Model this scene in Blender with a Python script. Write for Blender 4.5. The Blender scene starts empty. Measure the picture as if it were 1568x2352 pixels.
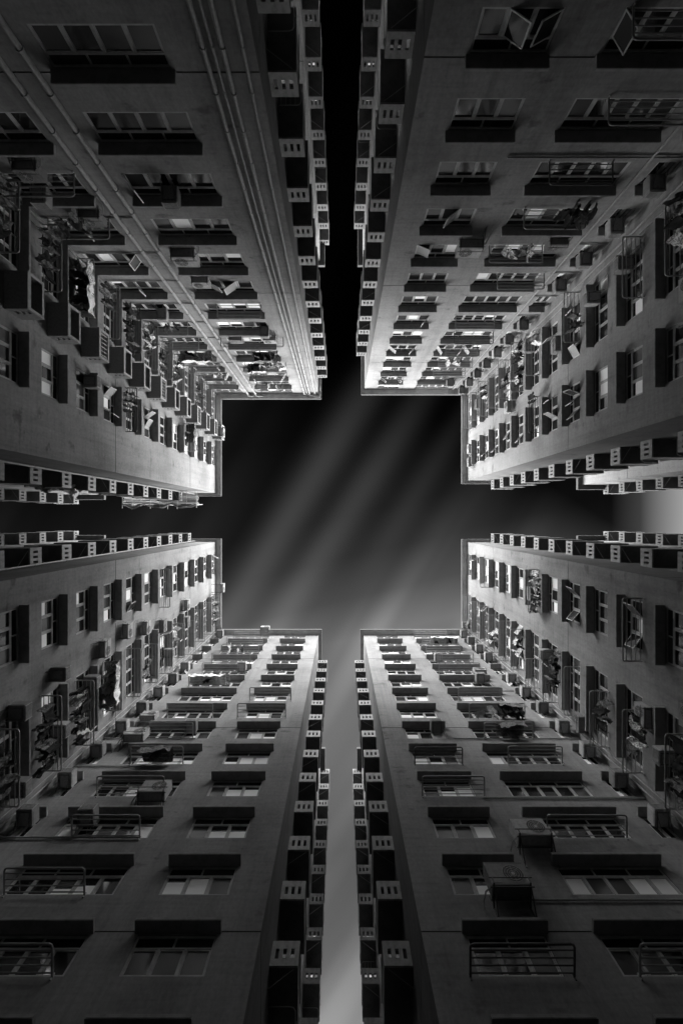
import bpy, math, random
from mathutils import Vector
R = math.radians
random.seed(11)
S = bpy.context.scene
COL = S.collection

# ------------------------------------------------------------------ camera
# photo plan axes: x = photo right, y = photo up; world = (x, -y, h + 1.6), camera looks straight up
cam = bpy.data.cameras.new('camera'); co = bpy.data.objects.new('camera', cam); COL.objects.link(co)
co.location = (0, 0, 1.6); co.rotation_euler = (math.pi, 0, 0)
cam.sensor_fit = 'VERTICAL'; cam.sensor_height = 36; cam.lens = 36 * 1000 / 2352
cam.shift_x = 1 / 2352; cam.shift_y = 16 / 2352
cam.clip_start = .05; cam.clip_end = 2000
S.camera = co

# ------------------------------------------------------------------ world: graded black and white sky, bright band low down, dark streaked zenith
W = bpy.data.worlds.new('World'); S.world = W; W.use_nodes = True
nt = W.node_tree; nt.nodes.clear()
def N(t, **k):
    n = nt.nodes.new(t)
    for a, b in k.items(): setattr(n, a, b)
    return n
def lk(a, b): nt.links.new(a, b)
def M(op, a, b=None, c=None, clamp=False):
    n = N('ShaderNodeMath', operation=op, use_clamp=clamp)
    for i, v in enumerate((a, b, c)):
        if v is None: continue
        if isinstance(v, (int, float)): n.inputs[i].default_value = v
        else: lk(v, n.inputs[i])
    return n.outputs[0]
def ramp(fac, stops, interp='LINEAR'):
    n = N('ShaderNodeValToRGB'); lk(fac, n.inputs[0]); cr = n.color_ramp; cr.interpolation = interp
    while len(cr.elements) < len(stops): cr.elements.new(.5)
    for e, (p, v) in zip(cr.elements, stops): e.position = p; e.color = (v, v, v, 1)
    return n.outputs[0]
BAND = 12.8
tc = N('ShaderNodeTexCoord'); sx = N('ShaderNodeSeparateXYZ'); lk(tc.outputs['Generated'], sx.inputs[0])
dx, dy, dz = sx.outputs
dzc = M('MAXIMUM', dz, .08)
px = M('DIVIDE', dx, dzc); py = M('DIVIDE', M('MULTIPLY', dy, -1), dzc)
cc = M('SUBTRACT', M('MULTIPLY', px, .85), M('MULTIPLY', py, .527))
tt = M('ADD', M('MULTIPLY', px, .527), M('MULTIPLY', py, .85))
g = M('SUBTRACT', cc, tt)
gn = M('DIVIDE', M('ADD', g, .6), 2.2)
base = ramp(gn, [(0, .0015), (.14, .004), (.27, .013), (.33, .028), (.39, .072), (.45, .19), (.53, .16), (.62, .15), (.75, .10), (.88, .13), (1, .19)])
cv = N('ShaderNodeCombineXYZ'); lk(M('MULTIPLY', cc, 6.5), cv.inputs[0]); lk(M('MULTIPLY', tt, .55), cv.inputs[1]); cv.inputs[2].default_value = 3.7
nz = N('ShaderNodeTexNoise'); nz.inputs['Scale'].default_value = 1; nz.inputs['Detail'].default_value = 1.5; nz.inputs['Roughness'].default_value = .45
lk(cv.outputs[0], nz.inputs['Vector'])
st = ramp(nz.outputs[0], [(.3, .45), (.5, .95), (.7, 1.75)], 'EASE')
def bump(v, mid, wid, amp):       # soft streak of cloud across the wind
    q = M('DIVIDE', M('SUBTRACT', v, mid), wid)
    return M('MULTIPLY', M('POWER', 2.718, M('MULTIPLY', M('MULTIPLY', q, q), -1)), amp)
fade = ramp(M('ADD', M('MULTIPLY', tt, 1.0), .5), [(0, 1), (.3, 1), (.62, .75), (.85, .25), (1, .05)])
streak = M('MULTIPLY', M('ADD', M('ADD', bump(cc, -.105, .040, .046), M('ADD', bump(cc, .008, .034, .036), M('ADD', bump(cc, .115, .028, .022), bump(cc, .24, .05, .02)))), bump(cc, -.36, .05, .006)), fade)
dark = M('SUBTRACT', 1, M('ADD', bump(cc, -.20, .06, .40), bump(cc, -.045, .03, .25)))
spot = M('MULTIPLY', ramp(M('DIVIDE', M('SUBTRACT', px, .62), .60), [(0, 0), (.11, .04), (.32, .40), (.5, .9), (1, 3.2)]), ramp(M('ABSOLUTE', py), [(0, 1), (.45, 1), (.8, 0)]))
far = ramp(M('ADD', tt, .5), [(.60, 1), (.72, .6), (.82, .12)])
sky = M('ADD', M('ADD', M('MULTIPLY', M('MULTIPLY', M('MULTIPLY', base, far), st), dark), streak), spot)
band = ramp(dz, [(0, .0), (.10, .08), (.22, .26), (.40, .80), (.54, 3.2), (.61, 4.3), (.634, 0)])
hr = M('SQRT', M('ADD', M('ADD', M('MULTIPLY', dx, dx), M('MULTIPLY', dy, dy)), .0001))
azr = M('DIVIDE', M('MINIMUM', M('ABSOLUTE', dx), M('ABSOLUTE', dy)), hr)
az = ramp(azr, [(.10, .07), (.36, 1)], 'EASE')   # dim where the alleys open, as the sky seen down them is
high = M('MULTIPLY', ramp(dz, [(.575, 0), (.63, 1), (.70, .6), (.80, .14), (.87, 0)]), ramp(azr, [(.30, 0), (.60, 1)], 'EASE'))   # unseen bright patches added in the diagonals to light the walls
band = M('ADD', M('MULTIPLY', band, az), M('MULTIPLY', high, 2.4))
tot = M('ADD', M('MULTIPLY', sky, ramp(dz, [(.52, 0), (.60, 1)])), M('MULTIPLY', band, BAND))
bg = N('ShaderNodeBackground'); lk(tot, bg.inputs[0]); bg.inputs[1].default_value = 1
wo = N('ShaderNodeOutputWorld'); lk(bg.outputs[0], wo.inputs[0])

# ------------------------------------------------------------------ sun: wholly veiled by high cloud, near the zenith, so its shadows fall straight down and are very soft
sd = bpy.data.lights.new('sun', 'SUN'); sd.energy = .6; sd.angle = R(90); sd.color = (1, 1, 1)
so = bpy.data.objects.new('sun', sd); COL.objects.link(so)
so.rotation_euler = Vector((-.10, -.10, -1)).to_track_quat('-Z', 'Y').to_euler()   # light travels from photo lower right
S.view_settings.view_transform = 'Standard'; S.view_settings.look = 'None'
S.view_settings.exposure = 0; S.view_settings.gamma = 1

# ------------------------------------------------------------------ materials (the photograph is black and white: every colour is a grey)
MAT = {}
def mat(name, v, rough=.8, spec=.3, metal=0, kind=None, v2=None, scale=1.0, bumpd=0.0, bscale=30):
    m = bpy.data.materials.new(name); m.use_nodes = True; t = m.node_tree; p = t.nodes['Principled BSDF']
    p.inputs['Base Color'].default_value = (v, v, v, 1); p.inputs['Roughness'].default_value = rough
    p.inputs['Metallic'].default_value = metal; p.inputs['Specular IOR Level'].default_value = spec
    L = t.links.new
    if kind:
        tcn = t.nodes.new('ShaderNodeTexCoord')
        def noise(sc, detail=4, ro=.6):
            mp = t.nodes.new('ShaderNodeMapping'); mp.inputs['Scale'].default_value = sc; L(tcn.outputs['Object'], mp.inputs[0])
            n = t.nodes.new('ShaderNodeTexNoise'); n.inputs['Scale'].default_value = 1; n.inputs['Detail'].default_value = detail; n.inputs['Roughness'].default_value = ro
            L(mp.outputs[0], n.inputs['Vector']); return n.outputs[0]
        def rmp(f, stops):
            n = t.nodes.new('ShaderNodeValToRGB'); L(f, n.inputs[0]); cr = n.color_ramp
            while len(cr.elements) < len(stops): cr.elements.new(.5)
            for e, (q, w) in zip(cr.elements, stops): e.position = q; e.color = (w, w, w, 1)
            return n.outputs[0]
        def mul(a, b):
            n = t.nodes.new('ShaderNodeMath'); n.operation = 'MULTIPLY'
            for i, w in enumerate((a, b)):
                if isinstance(w, (int, float)): n.inputs[i].default_value = w
                else: L(w, n.inputs[i])
            return n.outputs[0]
        if kind == 'wall':
            s1 = rmp(noise((2.6, 2.6, .10), 5), [(.28, .80), (.5, 1), (.72, 1.07)])       # rain streaks
            s2 = rmp(noise((.35, .35, .30), 4), [(.3, .72), (.52, 1), (.72, 1.12)])        # large patches
            s3 = rmp(noise((9, 9, 6), 6, .7), [(.3, .80), (.62, 1.07)])                     # fine mottling
            s4 = rmp(noise((.9, .9, 1.6), 3), [(.26, .55), (.38, 1)])                      # odd stains
            s5 = rmp(noise((.5, .5, 7), 4), [(.3, .88), (.55, 1.03)])                     # formwork lines
            f = mul(mul(mul(mul(s1, s2), mul(s3, s4)), s5), v)
        elif kind == 'mottle':
            f = mul(rmp(noise((3 * scale,) * 3, 5), [(.3, .72), (.5, 1), (.75, 1.15)]), v)
        elif kind == 'pleat':
            w = t.nodes.new('ShaderNodeTexWave'); w.wave_type = 'BANDS'; w.bands_direction = 'X'
            w.inputs['Scale'].default_value = 4.5; w.inputs['Distortion'].default_value = 2.2; w.inputs['Detail'].default_value = 1
            L(tcn.outputs['Object'], w.inputs['Vector'])
            f = mul(rmp(w.outputs['Fac'], [(0, .88), (.6, 1)]), v)
            b = t.nodes.new('ShaderNodeBump'); b.inputs['Strength'].default_value = .3; L(w.outputs['Fac'], b.inputs['Height']); L(b.outputs[0], p.inputs['Normal'])
        elif kind == 'print':
            f = rmp(noise((14,) * 3, 2), [(.42, v), (.56, v2 or v * .3)])
        L(f, p.inputs['Base Color'])
        if bumpd:
            b = t.nodes.new('ShaderNodeBump'); b.inputs['Strength'].default_value = bumpd; b.inputs['Distance'].default_value = .02
            L(noise((bscale,) * 3, 6, .7), b.inputs['Height']); L(b.outputs[0], p.inputs['Normal'])
    MAT[name] = m; return m
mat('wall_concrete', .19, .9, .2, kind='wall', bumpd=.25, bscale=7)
mat('alley_concrete', .12, .9, .2, kind='wall', bumpd=.25, bscale=7)  # darker copy of the wall tone, alley shade put into the colour
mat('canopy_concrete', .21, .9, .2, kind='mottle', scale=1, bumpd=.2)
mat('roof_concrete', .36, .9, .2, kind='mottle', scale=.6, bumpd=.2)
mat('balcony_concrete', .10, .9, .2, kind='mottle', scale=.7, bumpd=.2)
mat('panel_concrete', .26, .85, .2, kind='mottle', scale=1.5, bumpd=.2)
mat('panel_dingy', .15, .85, .2, kind='mottle', scale=1.5, bumpd=.2)  # panel tone darkened for the rear stacks in place of shade
mat('groove_dark', .10, .95, .1)
mat('frame_metal', .34, .45, .5, kind='mottle', scale=2)
mat('glass_dark', .015, .06, .6)
mat('glass_grey', .045, .12, .6, kind='pleat')
mat('curtain_pale', .70, .35, .5, kind='pleat')  # sky reflection in the glass painted as a pale tone
mat('blind_white', .85, .3, .5)  # white sky reflection put into the pane colour
mat('sash_glass', .28, .15, .6)  # pale tone stands in for sky reflected by opened panes
mat('room_dark', .02, .9, .1)
mat('casing_pale', .30, .55, .4, kind='mottle', scale=3)
mat('casing_grey', .16, .6, .4, kind='mottle', scale=3)
mat('grille_dark', .05, .6, .4)
mat('steel_dark', .05, .5, .5, kind='mottle', scale=6)
mat('fascia', .06, .9, .2, kind='mottle')  # darkened roof tone: dimmer light on edges and rear soffits painted in
mat('steel_pale', .24, .4, .5, metal=.3)
mat('pipe_paint', .21, .5, .4, kind='mottle', scale=4)
mat('cloth_dark', .025, .95, .1, kind='mottle', scale=4)
mat('cloth_grey', .16, .95, .1, kind='print', v2=.07)
mat('cloth_pale', .60, .95, .1, kind='mottle', scale=4)
mat('cloth_print', .6, .95, .1, kind='print', v2=.16)
mat('bamboo', .6, .6, .3, kind='mottle', scale=5)
mat('netting', .12, .9, .1, kind='mottle', scale=5)
mat('asphalt', .03, .9, .2, kind='mottle', bumpd=.3)

# ------------------------------------------------------------------ mesh helper
class MB:
    def __init__(s): s.v = []; s.f = []; s.m = []
    def face(s, pts, mi=0):
        i = len(s.v); s.v += [tuple(p) for p in pts]; s.f.append(tuple(range(i, i + len(pts)))); s.m.append(mi)
    def box(s, x0, x1, y0, y1, z0, z1, mi=0):
        i = len(s.v)
        s.v += [(x, y, z) for z in (z0, z1) for y in (y0, y1) for x in (x0, x1)]
        for q in ((0, 2, 3, 1), (4, 5, 7, 6), (0, 1, 5, 4), (2, 6, 7, 3), (0, 4, 6, 2), (1, 3, 7, 5)):
            s.f.append(tuple(i + k for k in q)); s.m.append(mi)
    def tube(s, pts, r, n=6, mi=0):
        pts = [Vector(p) for p in pts]; rings = []
        for k, p in enumerate(pts):
            a = pts[max(k - 1, 0)]; b = pts[min(k + 1, len(pts) - 1)]; d = (b - a).normalized()
            u = d.cross(Vector((0, 0, 1)))
            if u.length < .2: u = d.cross(Vector((1, 0, 0)))
            u.normalize(); w = d.cross(u); i = len(s.v)
            s.v += [tuple(p + (u * math.cos(2 * math.pi * q / n) + w * math.sin(2 * math.pi * q / n)) * r) for q in range(n)]
            rings.append(i)
        for a, b in zip(rings, rings[1:]):
            for q in range(n):
                s.f.append((a + q, a + (q + 1) % n, b + (q + 1) % n, b + q)); s.m.append(mi)
        for a in (rings[0], rings[-1]): s.f.append(tuple(a + q for q in range(n))); s.m.append(mi)
    def disc(s, c, r0, r1, n=20, mi=0):      # flat ring facing +Y
        i = len(s.v)
        for q in range(n):
            a = 2 * math.pi * q / n
            s.v += [(c[0] + r0 * math.cos(a), c[1], c[2] + r0 * math.sin(a)), (c[0] + r1 * math.cos(a), c[1], c[2] + r1 * math.sin(a))]
        for q in range(n):
            k = (q + 1) % n; s.f.append((i + 2 * q, i + 2 * q + 1, i + 2 * k + 1, i + 2 * k)); s.m.append(mi)
    def sheet(s, fn, nu, nv, th, mi=0):      # thick crumpled cloth
        P = [[Vector(fn(a / nu, b / nv)) for a in range(nu + 1)] for b in range(nv + 1)]
        def nrm(a, b):
            d1 = P[b][min(a + 1, nu)] - P[b][max(a - 1, 0)]; d2 = P[min(b + 1, nv)][a] - P[max(b - 1, 0)][a]
            n = d1.cross(d2); return n.normalized() if n.length > 1e-9 else Vector((0, 1, 0))
        i = len(s.v); w = nu + 1; K = w * (nv + 1)
        for sg in (-1, 1):
            for b in range(nv + 1):
                for a in range(w): s.v.append(tuple(P[b][a] + nrm(a, b) * th * .5 * sg))
        for b in range(nv):
            for a in range(nu):
                q = (i + b * w + a, i + b * w + a + 1, i + (b + 1) * w + a + 1, i + (b + 1) * w + a)
                s.f.append(q); s.m.append(mi); s.f.append(tuple(K + z for z in reversed(q))); s.m.append(mi)
        rim = [(0, a) for a in range(w)] + [(b, nu) for b in range(1, nv + 1)] + [(nv, a) for a in range(nu - 1, -1, -1)] + [(b, 0) for b in range(nv - 1, 0, -1)]
        for (b0, a0), (b1, a1) in zip(rim, rim[1:] + rim[:1]):
            p, q = i + b0 * w + a0, i + b1 * w + a1
            s.f.append((p, q, q + K, p + K)); s.m.append(mi)
    def mesh(s, name, mats, smooth=False):
        me = bpy.data.meshes.new(name); me.from_pydata(s.v, [], s.f); me.validate()
        for k in mats: me.materials.append(MAT[k])
        for p, mi in zip(me.polygons, s.m): p.material_index = mi; p.use_smooth = smooth
        me.update(); return me
def obj(name, me, parent=None, loc=(0, 0, 0), rz=0):
    o = bpy.data.objects.new(name, me); COL.objects.link(o); o.parent = parent
    o.location = loc; o.rotation_euler = (0, 0, rz); return o
USED = {}
def tag(o, label, cat, group=None):
    o['label'] = label; o['category'] = cat
    if group: o['group'] = group
    USED.setdefault(label, []).append(o.name)
CACHE = {}
def cached(key, fn):
    if key not in CACHE: CACHE[key] = fn()
    return CACHE[key]

# ------------------------------------------------------------------ walls as plan frames
class Wall:
    def __init__(s, axis, plane, od):        # axis: 'x' (u runs along photo x) or 'y'; od: +1/-1 outward along the other axis
        s.axis, s.plane, s.od = axis, plane, od
        ow = (0, -od) if axis == 'x' else (od, 0)
        s.rz = math.atan2(-ow[0], ow[1])
        uw = (1, 0) if axis == 'x' else (0, -1)
        s.sg = round(uw[0] * math.cos(s.rz) + uw[1] * math.sin(s.rz))
    def p(s, u, h, o=0):
        v = s.plane + s.od * o
        x, y = (u, v) if s.axis == 'x' else (v, u)
        return Vector((x, -y, h + 1.6))
HR = 51.4
def hc(j): return 14.45 + 2.82 * j          # top of the canopy over floor j's window
def sill(j): return hc(j) - 1.44
GROOVES = (14.42, 28.53, 42.65)

def wall_sheet(mb, w, u0, u1, h0, h1, holes, grooves=(), reveal=.14, mi=0, gi=1):
    us = sorted({u0, u1} | {a for q in holes for a in q[:2]})
    hs = {h0, h1} | {a for q in holes for a in q[2:]}
    for gq in grooves: hs |= {gq - .025, gq + .025}
    hs = sorted(hs)
    flip = w.sg < 0
    def quad(a, b, c, d, m):
        mb.face((a, b, c, d) if not flip else (d, c, b, a), m)
    def ing(h): return any(abs(h - gq) < .03 for gq in grooves)
    def hole(u, h): return any(a < u < b and c < h < d for a, b, c, d in holes)
    for a, b in zip(us, us[1:]):
        for c, d in zip(hs, hs[1:]):
            um, hm = (a + b) / 2, (c + d) / 2
            if hole(um, hm): continue
            if ing(hm):
                e = -.03
                quad(w.p(b, c, e), w.p(a, c, e), w.p(a, d, e), w.p(b, d, e), gi)
                quad(w.p(b, c, 0), w.p(a, c, 0), w.p(a, c, e), w.p(b, c, e), gi); quad(w.p(b, d, e), w.p(a, d, e), w.p(a, d, 0), w.p(b, d, 0), gi)
            else: quad(w.p(b, c), w.p(a, c), w.p(a, d), w.p(b, d), mi)
    for a, b, c, d in holes:
        e = -reveal
        quad(w.p(a, c), w.p(b, c), w.p(b, c, e), w.p(a, c, e), mi); quad(w.p(a, d, e), w.p(b, d, e), w.p(b, d), w.p(a, d), mi)
        quad(w.p(a, c, e), w.p(a, d, e), w.p(a, d), w.p(a, c), mi); quad(w.p(b, c), w.p(b, d), w.p(b, d, e), w.p(b, c, e), mi)

# ------------------------------------------------------------------ windows
WH = 1.29
def frame_mesh(w, n, m):
    def f():
        b = MB(); x0 = -w / 2
        for a, c in ((x0, x0 + .05), (-x0 - .05, -x0)): b.box(a, c, -.11, -.04, 0, WH)
        b.box(x0 + .05, -x0 - .05, -.11, -.04, 0, .05); b.box(x0 + .05, -x0 - .05, -.11, -.04, WH - .05, WH)
        b.box(x0 + .05, -x0 - .05, -.105, -.045, .86, .92)
        for k in range(1, n): x = x0 + w * k / n; b.box(x - .035, x + .035, -.108, -.043, .05, .86)
        for k in range(n):                               # casement frame of each lower pane
            a, c = x0 + w * k / n + (.05 if k == 0 else .035), x0 + w * (k + 1) / n - (.05 if k == n - 1 else .035)
            if c - a > .3:
                b.box(a + .008, a + .045, -.095, -.055, .058, .852); b.box(c - .045, c - .008, -.095, -.055, .058, .852)
                b.box(a + .045, c - .045, -.095, -.055, .058, .095); b.box(a + .045, c - .045, -.095, -.055, .815, .852)
        for k in range(1, m): x = x0 + w * k / m; b.box(x - .03, x + .03, -.108, -.043, .92, WH - .05)
        return b.mesh('window', ['frame_metal'])
    return cached(('fr', round(w, 2), n, m), f)
def pane_mesh(w, n, m, pat):
    def f():
        b = MB(); x0 = -w / 2
        for k in range(n):
            a, c = x0 + w * k / n, x0 + w * (k + 1) / n; t = pat[k]
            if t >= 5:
                zb = (.5, .36, .64)[t - 5]  #                                 # painted reflection: white sky below, dark canopy above
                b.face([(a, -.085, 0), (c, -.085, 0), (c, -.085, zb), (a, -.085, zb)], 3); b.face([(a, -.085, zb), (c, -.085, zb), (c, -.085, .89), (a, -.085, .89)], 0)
            else: b.face([(a, -.085, 0), (c, -.085, 0), (c, -.085, .89), (a, -.085, .89)], t)
        for k in range(m):
            a, c = x0 + w * k / m, x0 + w * (k + 1) / m
            b.face([(a, -.085, .89), (c, -.085, .89), (c, -.085, WH), (a, -.085, WH)], pat[n + k])
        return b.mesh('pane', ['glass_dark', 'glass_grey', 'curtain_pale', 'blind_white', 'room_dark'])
    return cached(('pn', round(w, 2), n, m, tuple(pat)), f)
def sash_mesh(pw, t, sgn):
    def f():
        b = MB(); h = .80; e = pw - .08
        a, c = (0, e) if sgn > 0 else (-e, 0)
        b.box(a, a + .045, -.02, .02, 0, h); b.box(c - .045, c, -.02, .02, 0, h)
        b.box(a + .045, c - .045, -.02, .02, 0, .045); b.box(a + .045, c - .045, -.02, .02, h - .045, h)
        b.box(a + .045, c - .045, -.006, .006, .045, h - .045, 1)
        return b.mesh('open_sash', ['frame_metal', t])
    return cached(('ss', round(pw, 2), t, sgn), f)
def window(root, ro, w, u0, u1, j, n, m, pale, opens=()):
    ww = u1 - u0; o = obj('window', frame_mesh(ww, n, m), root, w.p((u0 + u1) / 2, sill(j)) - ro, w.rz)
    pat = []
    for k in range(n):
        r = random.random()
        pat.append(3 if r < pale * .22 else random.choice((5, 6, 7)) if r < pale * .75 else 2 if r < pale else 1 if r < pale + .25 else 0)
    for k in range(m): pat.append(random.choice((0, 0, 0, 1, 4)))
    for k, ang, t in opens: pat[k] = 4
    obj('pane', pane_mesh(ww, n, m, pat), o)
    for k, ang, t in opens:
        pw = ww / n; sgn = 1 if ang > 0 else -1
        x = -ww / 2 + pw * (k + (0 if sgn > 0 else 1)) + .04 * sgn
        s = obj('open_sash', sash_mesh(pw, t, sgn), o, (x, -.03, .05)); s.rotation_euler = (R(4), 0, R(ang))
    return o
def canopy_mesh(w, p=.45):
    def f():
        b = MB(); x = w / 2
        b.box(-x, x, .002, p, -.12, 0); b.box(-x + .03, x - .03, p + .0, p + .012, -.10, -.02)
        return b.mesh('canopy', ['canopy_concrete'])
    return cached(('cp', round(w, 2), p), f)

# ------------------------------------------------------------------ balconies on the alley sides
BW, BP, BH = 2.4, 1.05, .80      # along the alley, projection, parapet height
def balcony_mesh(hd):
    def f():
        b = MB(); s = hd
        def bx(x0, x1, *r): b.box(min(x0 * s, x1 * s), max(x0 * s, x1 * s), *r)
        bx(.09, BW, .002, BP, -.12, 0)
        bx(.09, BW, BP - .09, BP, 0, BH)
        bx(BW - .09, BW, .002, BP - .09, 0, 2.45)  # far end raised to block bright sky behind the pierced holes
        bx(.07, BW + .02, BP - .11, BP + .02, BH, BH + .05)
        return b.mesh('balcony', ['balcony_concrete'])
    return cached(('bal', hd), f)
def panel_mesh(hd, tone='panel_concrete'):
    def f():
        b = MB(); s = hd; z0, z1 = -.12, BH + .03
        def bx(y0, y1, za, zb): b.box(min(0, .085 * s), max(0, .085 * s), y0, y1, za, zb)
        bx(.002, BP + .005, z0, .14); bx(.002, BP + .005, .52, z1)
        ys = (.002, .16, .30, .45, .59, .74, .88, BP + .005)
        for k in range(0, 8, 2): bx(ys[k], ys[k + 1], .14, .52)
        return b.mesh('pierced_panel', [tone])
    return cached(('pan', hd, tone), f)
def balrail_mesh(hd, bars):
    def f():
        b = MB(); s = hd; z = -.45; x = 1.15 * s
        b.tube([(x, .05, z + .4), (x, .05, z), (x, BP - .25, z), (x + .03 * s, BP - .12, z), (x + .15 * s, BP - .05, z), (x + .9 * s, BP - .05, z), (x + .9 * s, BP - .05, z + .35)], .022, 6)
        if bars:
            for k in range(4): y = .15 + .2 * k; b.tube([(x, y, z), (x + .9 * s, y, z)], .012, 5)
        return b.mesh('clothes_rail', ['steel_pale'])
    return cached(('brl', hd, bars), f)
def brace_mesh(hd):
    def f():
        b = MB(); s = hd
        b.tube([(.45 * s, .02, -.5), (.12 * s, BP - .15, -.13)], .016, 5)
        return b.mesh('brace', ['steel_pale'])
    return cached(('brc', hd), f)
def stack(root, ro, w, near, away, jt, tone='panel_concrete'):
    """balconies one over the other on an alley wall; near = edge towards the courtyard, away = +1/-1 along u"""
    hd = w.sg * away
    for j in range(-2, jt):
        h = 16.2 + 2.82 * j
        o = obj('balcony', balcony_mesh(hd), root, w.p(near, h) - ro, w.rz)
        obj('pierced_panel', panel_mesh(hd, tone), o)
        r = random.random()
        if r < .45: obj('clothes_rail', balrail_mesh(hd, r < .25), o)
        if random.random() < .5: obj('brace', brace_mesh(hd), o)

# ------------------------------------------------------------------ the four towers
TW = {}
Q = {  # photo corner: signs, N/S plane, N/S alley edge, E/W plane, E/W alley edge
    'NE': (1, 1, 15.3, 2.75, 14.85, 4.52), 'NW': (-1, 1, 14.8, 2.70, 14.75, 3.05),
    'SW': (-1, -1, 13.67, 2.65, 14.75, 2.70), 'SE': (1, -1, 13.67, 2.65, 14.85, 2.75)}
WORD = {'NE': 'upper right', 'NW': 'upper left', 'SW': 'lower left', 'SE': 'lower right'}
LAB = {'NE': 'upper right concrete apartment tower between the top alley and the right alley',
       'NW': 'upper left concrete apartment tower with six drainpipes and a column of boxed balconies',
       'SW': 'lower left concrete apartment tower with an air conditioner poking past its roof edge',
       'SE': 'lower right concrete apartment tower with two bracketed air conditioners low on its lower wall'}
# window columns: (canopy from, canopy to, lower panes, upper panes)
COLS = {('NE', 'a'): [(4.10, 6.85, 3, 2), (8.40, 12.6, 5, 3), (13.45, 14.6, 2, 1)],
        ('NW', 'a'): [(5.45, 9.55, 4, 3), (11.3, 14.6, 4, 2)],
        ('SW', 'a'): [(3.95, 6.78, 3, 2), (8.15, 12.5, 5, 3), (13.5, 14.5, 2, 1)],
        ('SE', 'a'): [(3.98, 6.80, 3, 2), (8.30, 12.6, 5, 3), (13.6, 14.6, 2, 1)],
        ('NE', 'b'): [(6.05, 8.75, 3, 2), (10.1, 13.8, 4, 3)],
        ('NW', 'b'): [(6.05, 8.60, 3, 2), (11.3, 14.4, 4, 2)],
        ('SW', 'b'): [(3.95, 6.62, 3, 2), (8.65, 12.5, 4, 3)],
        ('SE', 'b'): [(3.95, 6.72, 3, 2), (8.65, 12.5, 4, 3)]}
WALLS = {}
OPEN = {  # opened casements: (tower, wall, column, floor): [(pane, angle, material)]
    ('NE', 'a', 0, 3): [(1, -38, 'sash_glass')], ('NE', 'a', 0, 0): [(1, 35, 'glass_dark'), (2, -30, 'glass_dark')], ('NE', 'a', 1, 0): [(0, 60, 'glass_grey')],
    ('NE', 'a', 0, 4): [(0, 22, 'sash_glass')], ('NE', 'a', 0, 7): [(2, -48, 'sash_glass')], ('NE', 'a', 0, 9): [(0, 40, 'sash_glass'), (2, -45, 'sash_glass')],
    ('NE', 'a', 1, 9): [(0, 60, 'sash_glass'), (2, -60, 'sash_glass'), (3, 55, 'sash_glass')], ('NE', 'a', 0, 12): [(0, 40, 'glass_grey'), (2, 40, 'glass_grey')],
    ('NE', 'b', 0, 6): [(0, 60, 'sash_glass'), (1, -62, 'sash_glass')], ('NE', 'b', 0, 5): [(1, 48, 'sash_glass'), (2, 40, 'sash_glass'), (0, -70, 'glass_grey')],
    ('NE', 'b', 0, 8): [(2, 38, 'sash_glass')], ('NE', 'b', 0, 9): [(1, 30, 'sash_glass')], ('NE', 'b', 0, 10): [(2, 45, 'sash_glass')], ('NE', 'b', 0, 11): [(2, 50, 'sash_glass')],
    ('NE', 'b', 1, 6): [(1, 65, 'sash_glass')], ('NE', 'b', 1, 5): [(0, 45, 'glass_grey'), (3, -30, 'sash_glass')],
    ('NW', 'a', 0, 2): [(0, 55, 'sash_glass')], ('NW', 'a', 0, 5): [(2, -35, 'sash_glass'), (1, 25, 'sash_glass')], ('NW', 'a', 1, 5): [(2, 58, 'sash_glass')],
    ('NW', 'a', 1, 3): [(2, 70, 'sash_glass')], ('NW', 'a', 1, 4): [(3, -55, 'glass_grey')], ('NW', 'a', 1, 10): [(0, 45, 'glass_grey'), (3, 50, 'sash_glass')], ('NW', 'a', 1, 11): [(0, 60, 'sash_glass'), (3, -60, 'sash_glass')],
    ('NW', 'a', 0, 11): [(0, 50, 'sash_glass'), (3, -60, 'sash_glass')], ('NW', 'b', 0, 7): [(1, 30, 'sash_glass'), (2, 55, 'sash_glass')], ('NW', 'b', 0, 5): [(0, -60, 'glass_dark'), (2, 40, 'sash_glass')],
    ('NW', 'b', 0, 10): [(2, 45, 'sash_glass')], ('NW', 'b', 1, 9): [(1, 55, 'sash_glass')], ('NW', 'b', 1, 7): [(3, 60, 'sash_glass')],
    ('SW', 'b', 0, 6): [(0, 30, 'glass_grey')], ('SW', 'b', 0, 13): [(2, -60, 'sash_glass')], ('SW', 'b', 1, 4): [(0, 65, 'sash_glass')], ('SW', 'b', 1, 9): [(1, 45, 'sash_glass')], ('SW', 'b', 1, 8): [(3, 70, 'sash_glass')],
    ('SW', 'a', 2, 9): [(0, 60, 'sash_glass')], ('SE', 'a', 2, 8): [(0, 60, 'sash_glass'), (1, -40, 'sash_glass')],
    ('SE', 'b', 0, 5): [(0, -45, 'sash_glass'), (2, 40, 'glass_grey')], ('SE', 'b', 0, 3): [(0, -40, 'sash_glass'), (2, 35, 'glass_dark')], ('SE', 'b', 0, 7): [(0, -30, 'sash_glass')],
    ('SE', 'b', 0, 12): [(0, 60, 'glass_grey')], ('SE', 'b', 1, 6): [(1, -62, 'sash_glass')], ('SE', 'b', 1, 8): [(0, 35, 'sash_glass'), (2, 30, 'sash_glass')], ('SE', 'b', 1, 10): [(2, 60, 'sash_glass')], ('SE', 'b', 1, 11): [(0, 45, 'glass_grey')]}
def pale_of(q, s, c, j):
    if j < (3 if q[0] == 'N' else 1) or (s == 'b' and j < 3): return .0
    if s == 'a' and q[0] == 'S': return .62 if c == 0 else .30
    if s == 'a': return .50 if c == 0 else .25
    return .45 if c == 0 else .15
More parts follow.
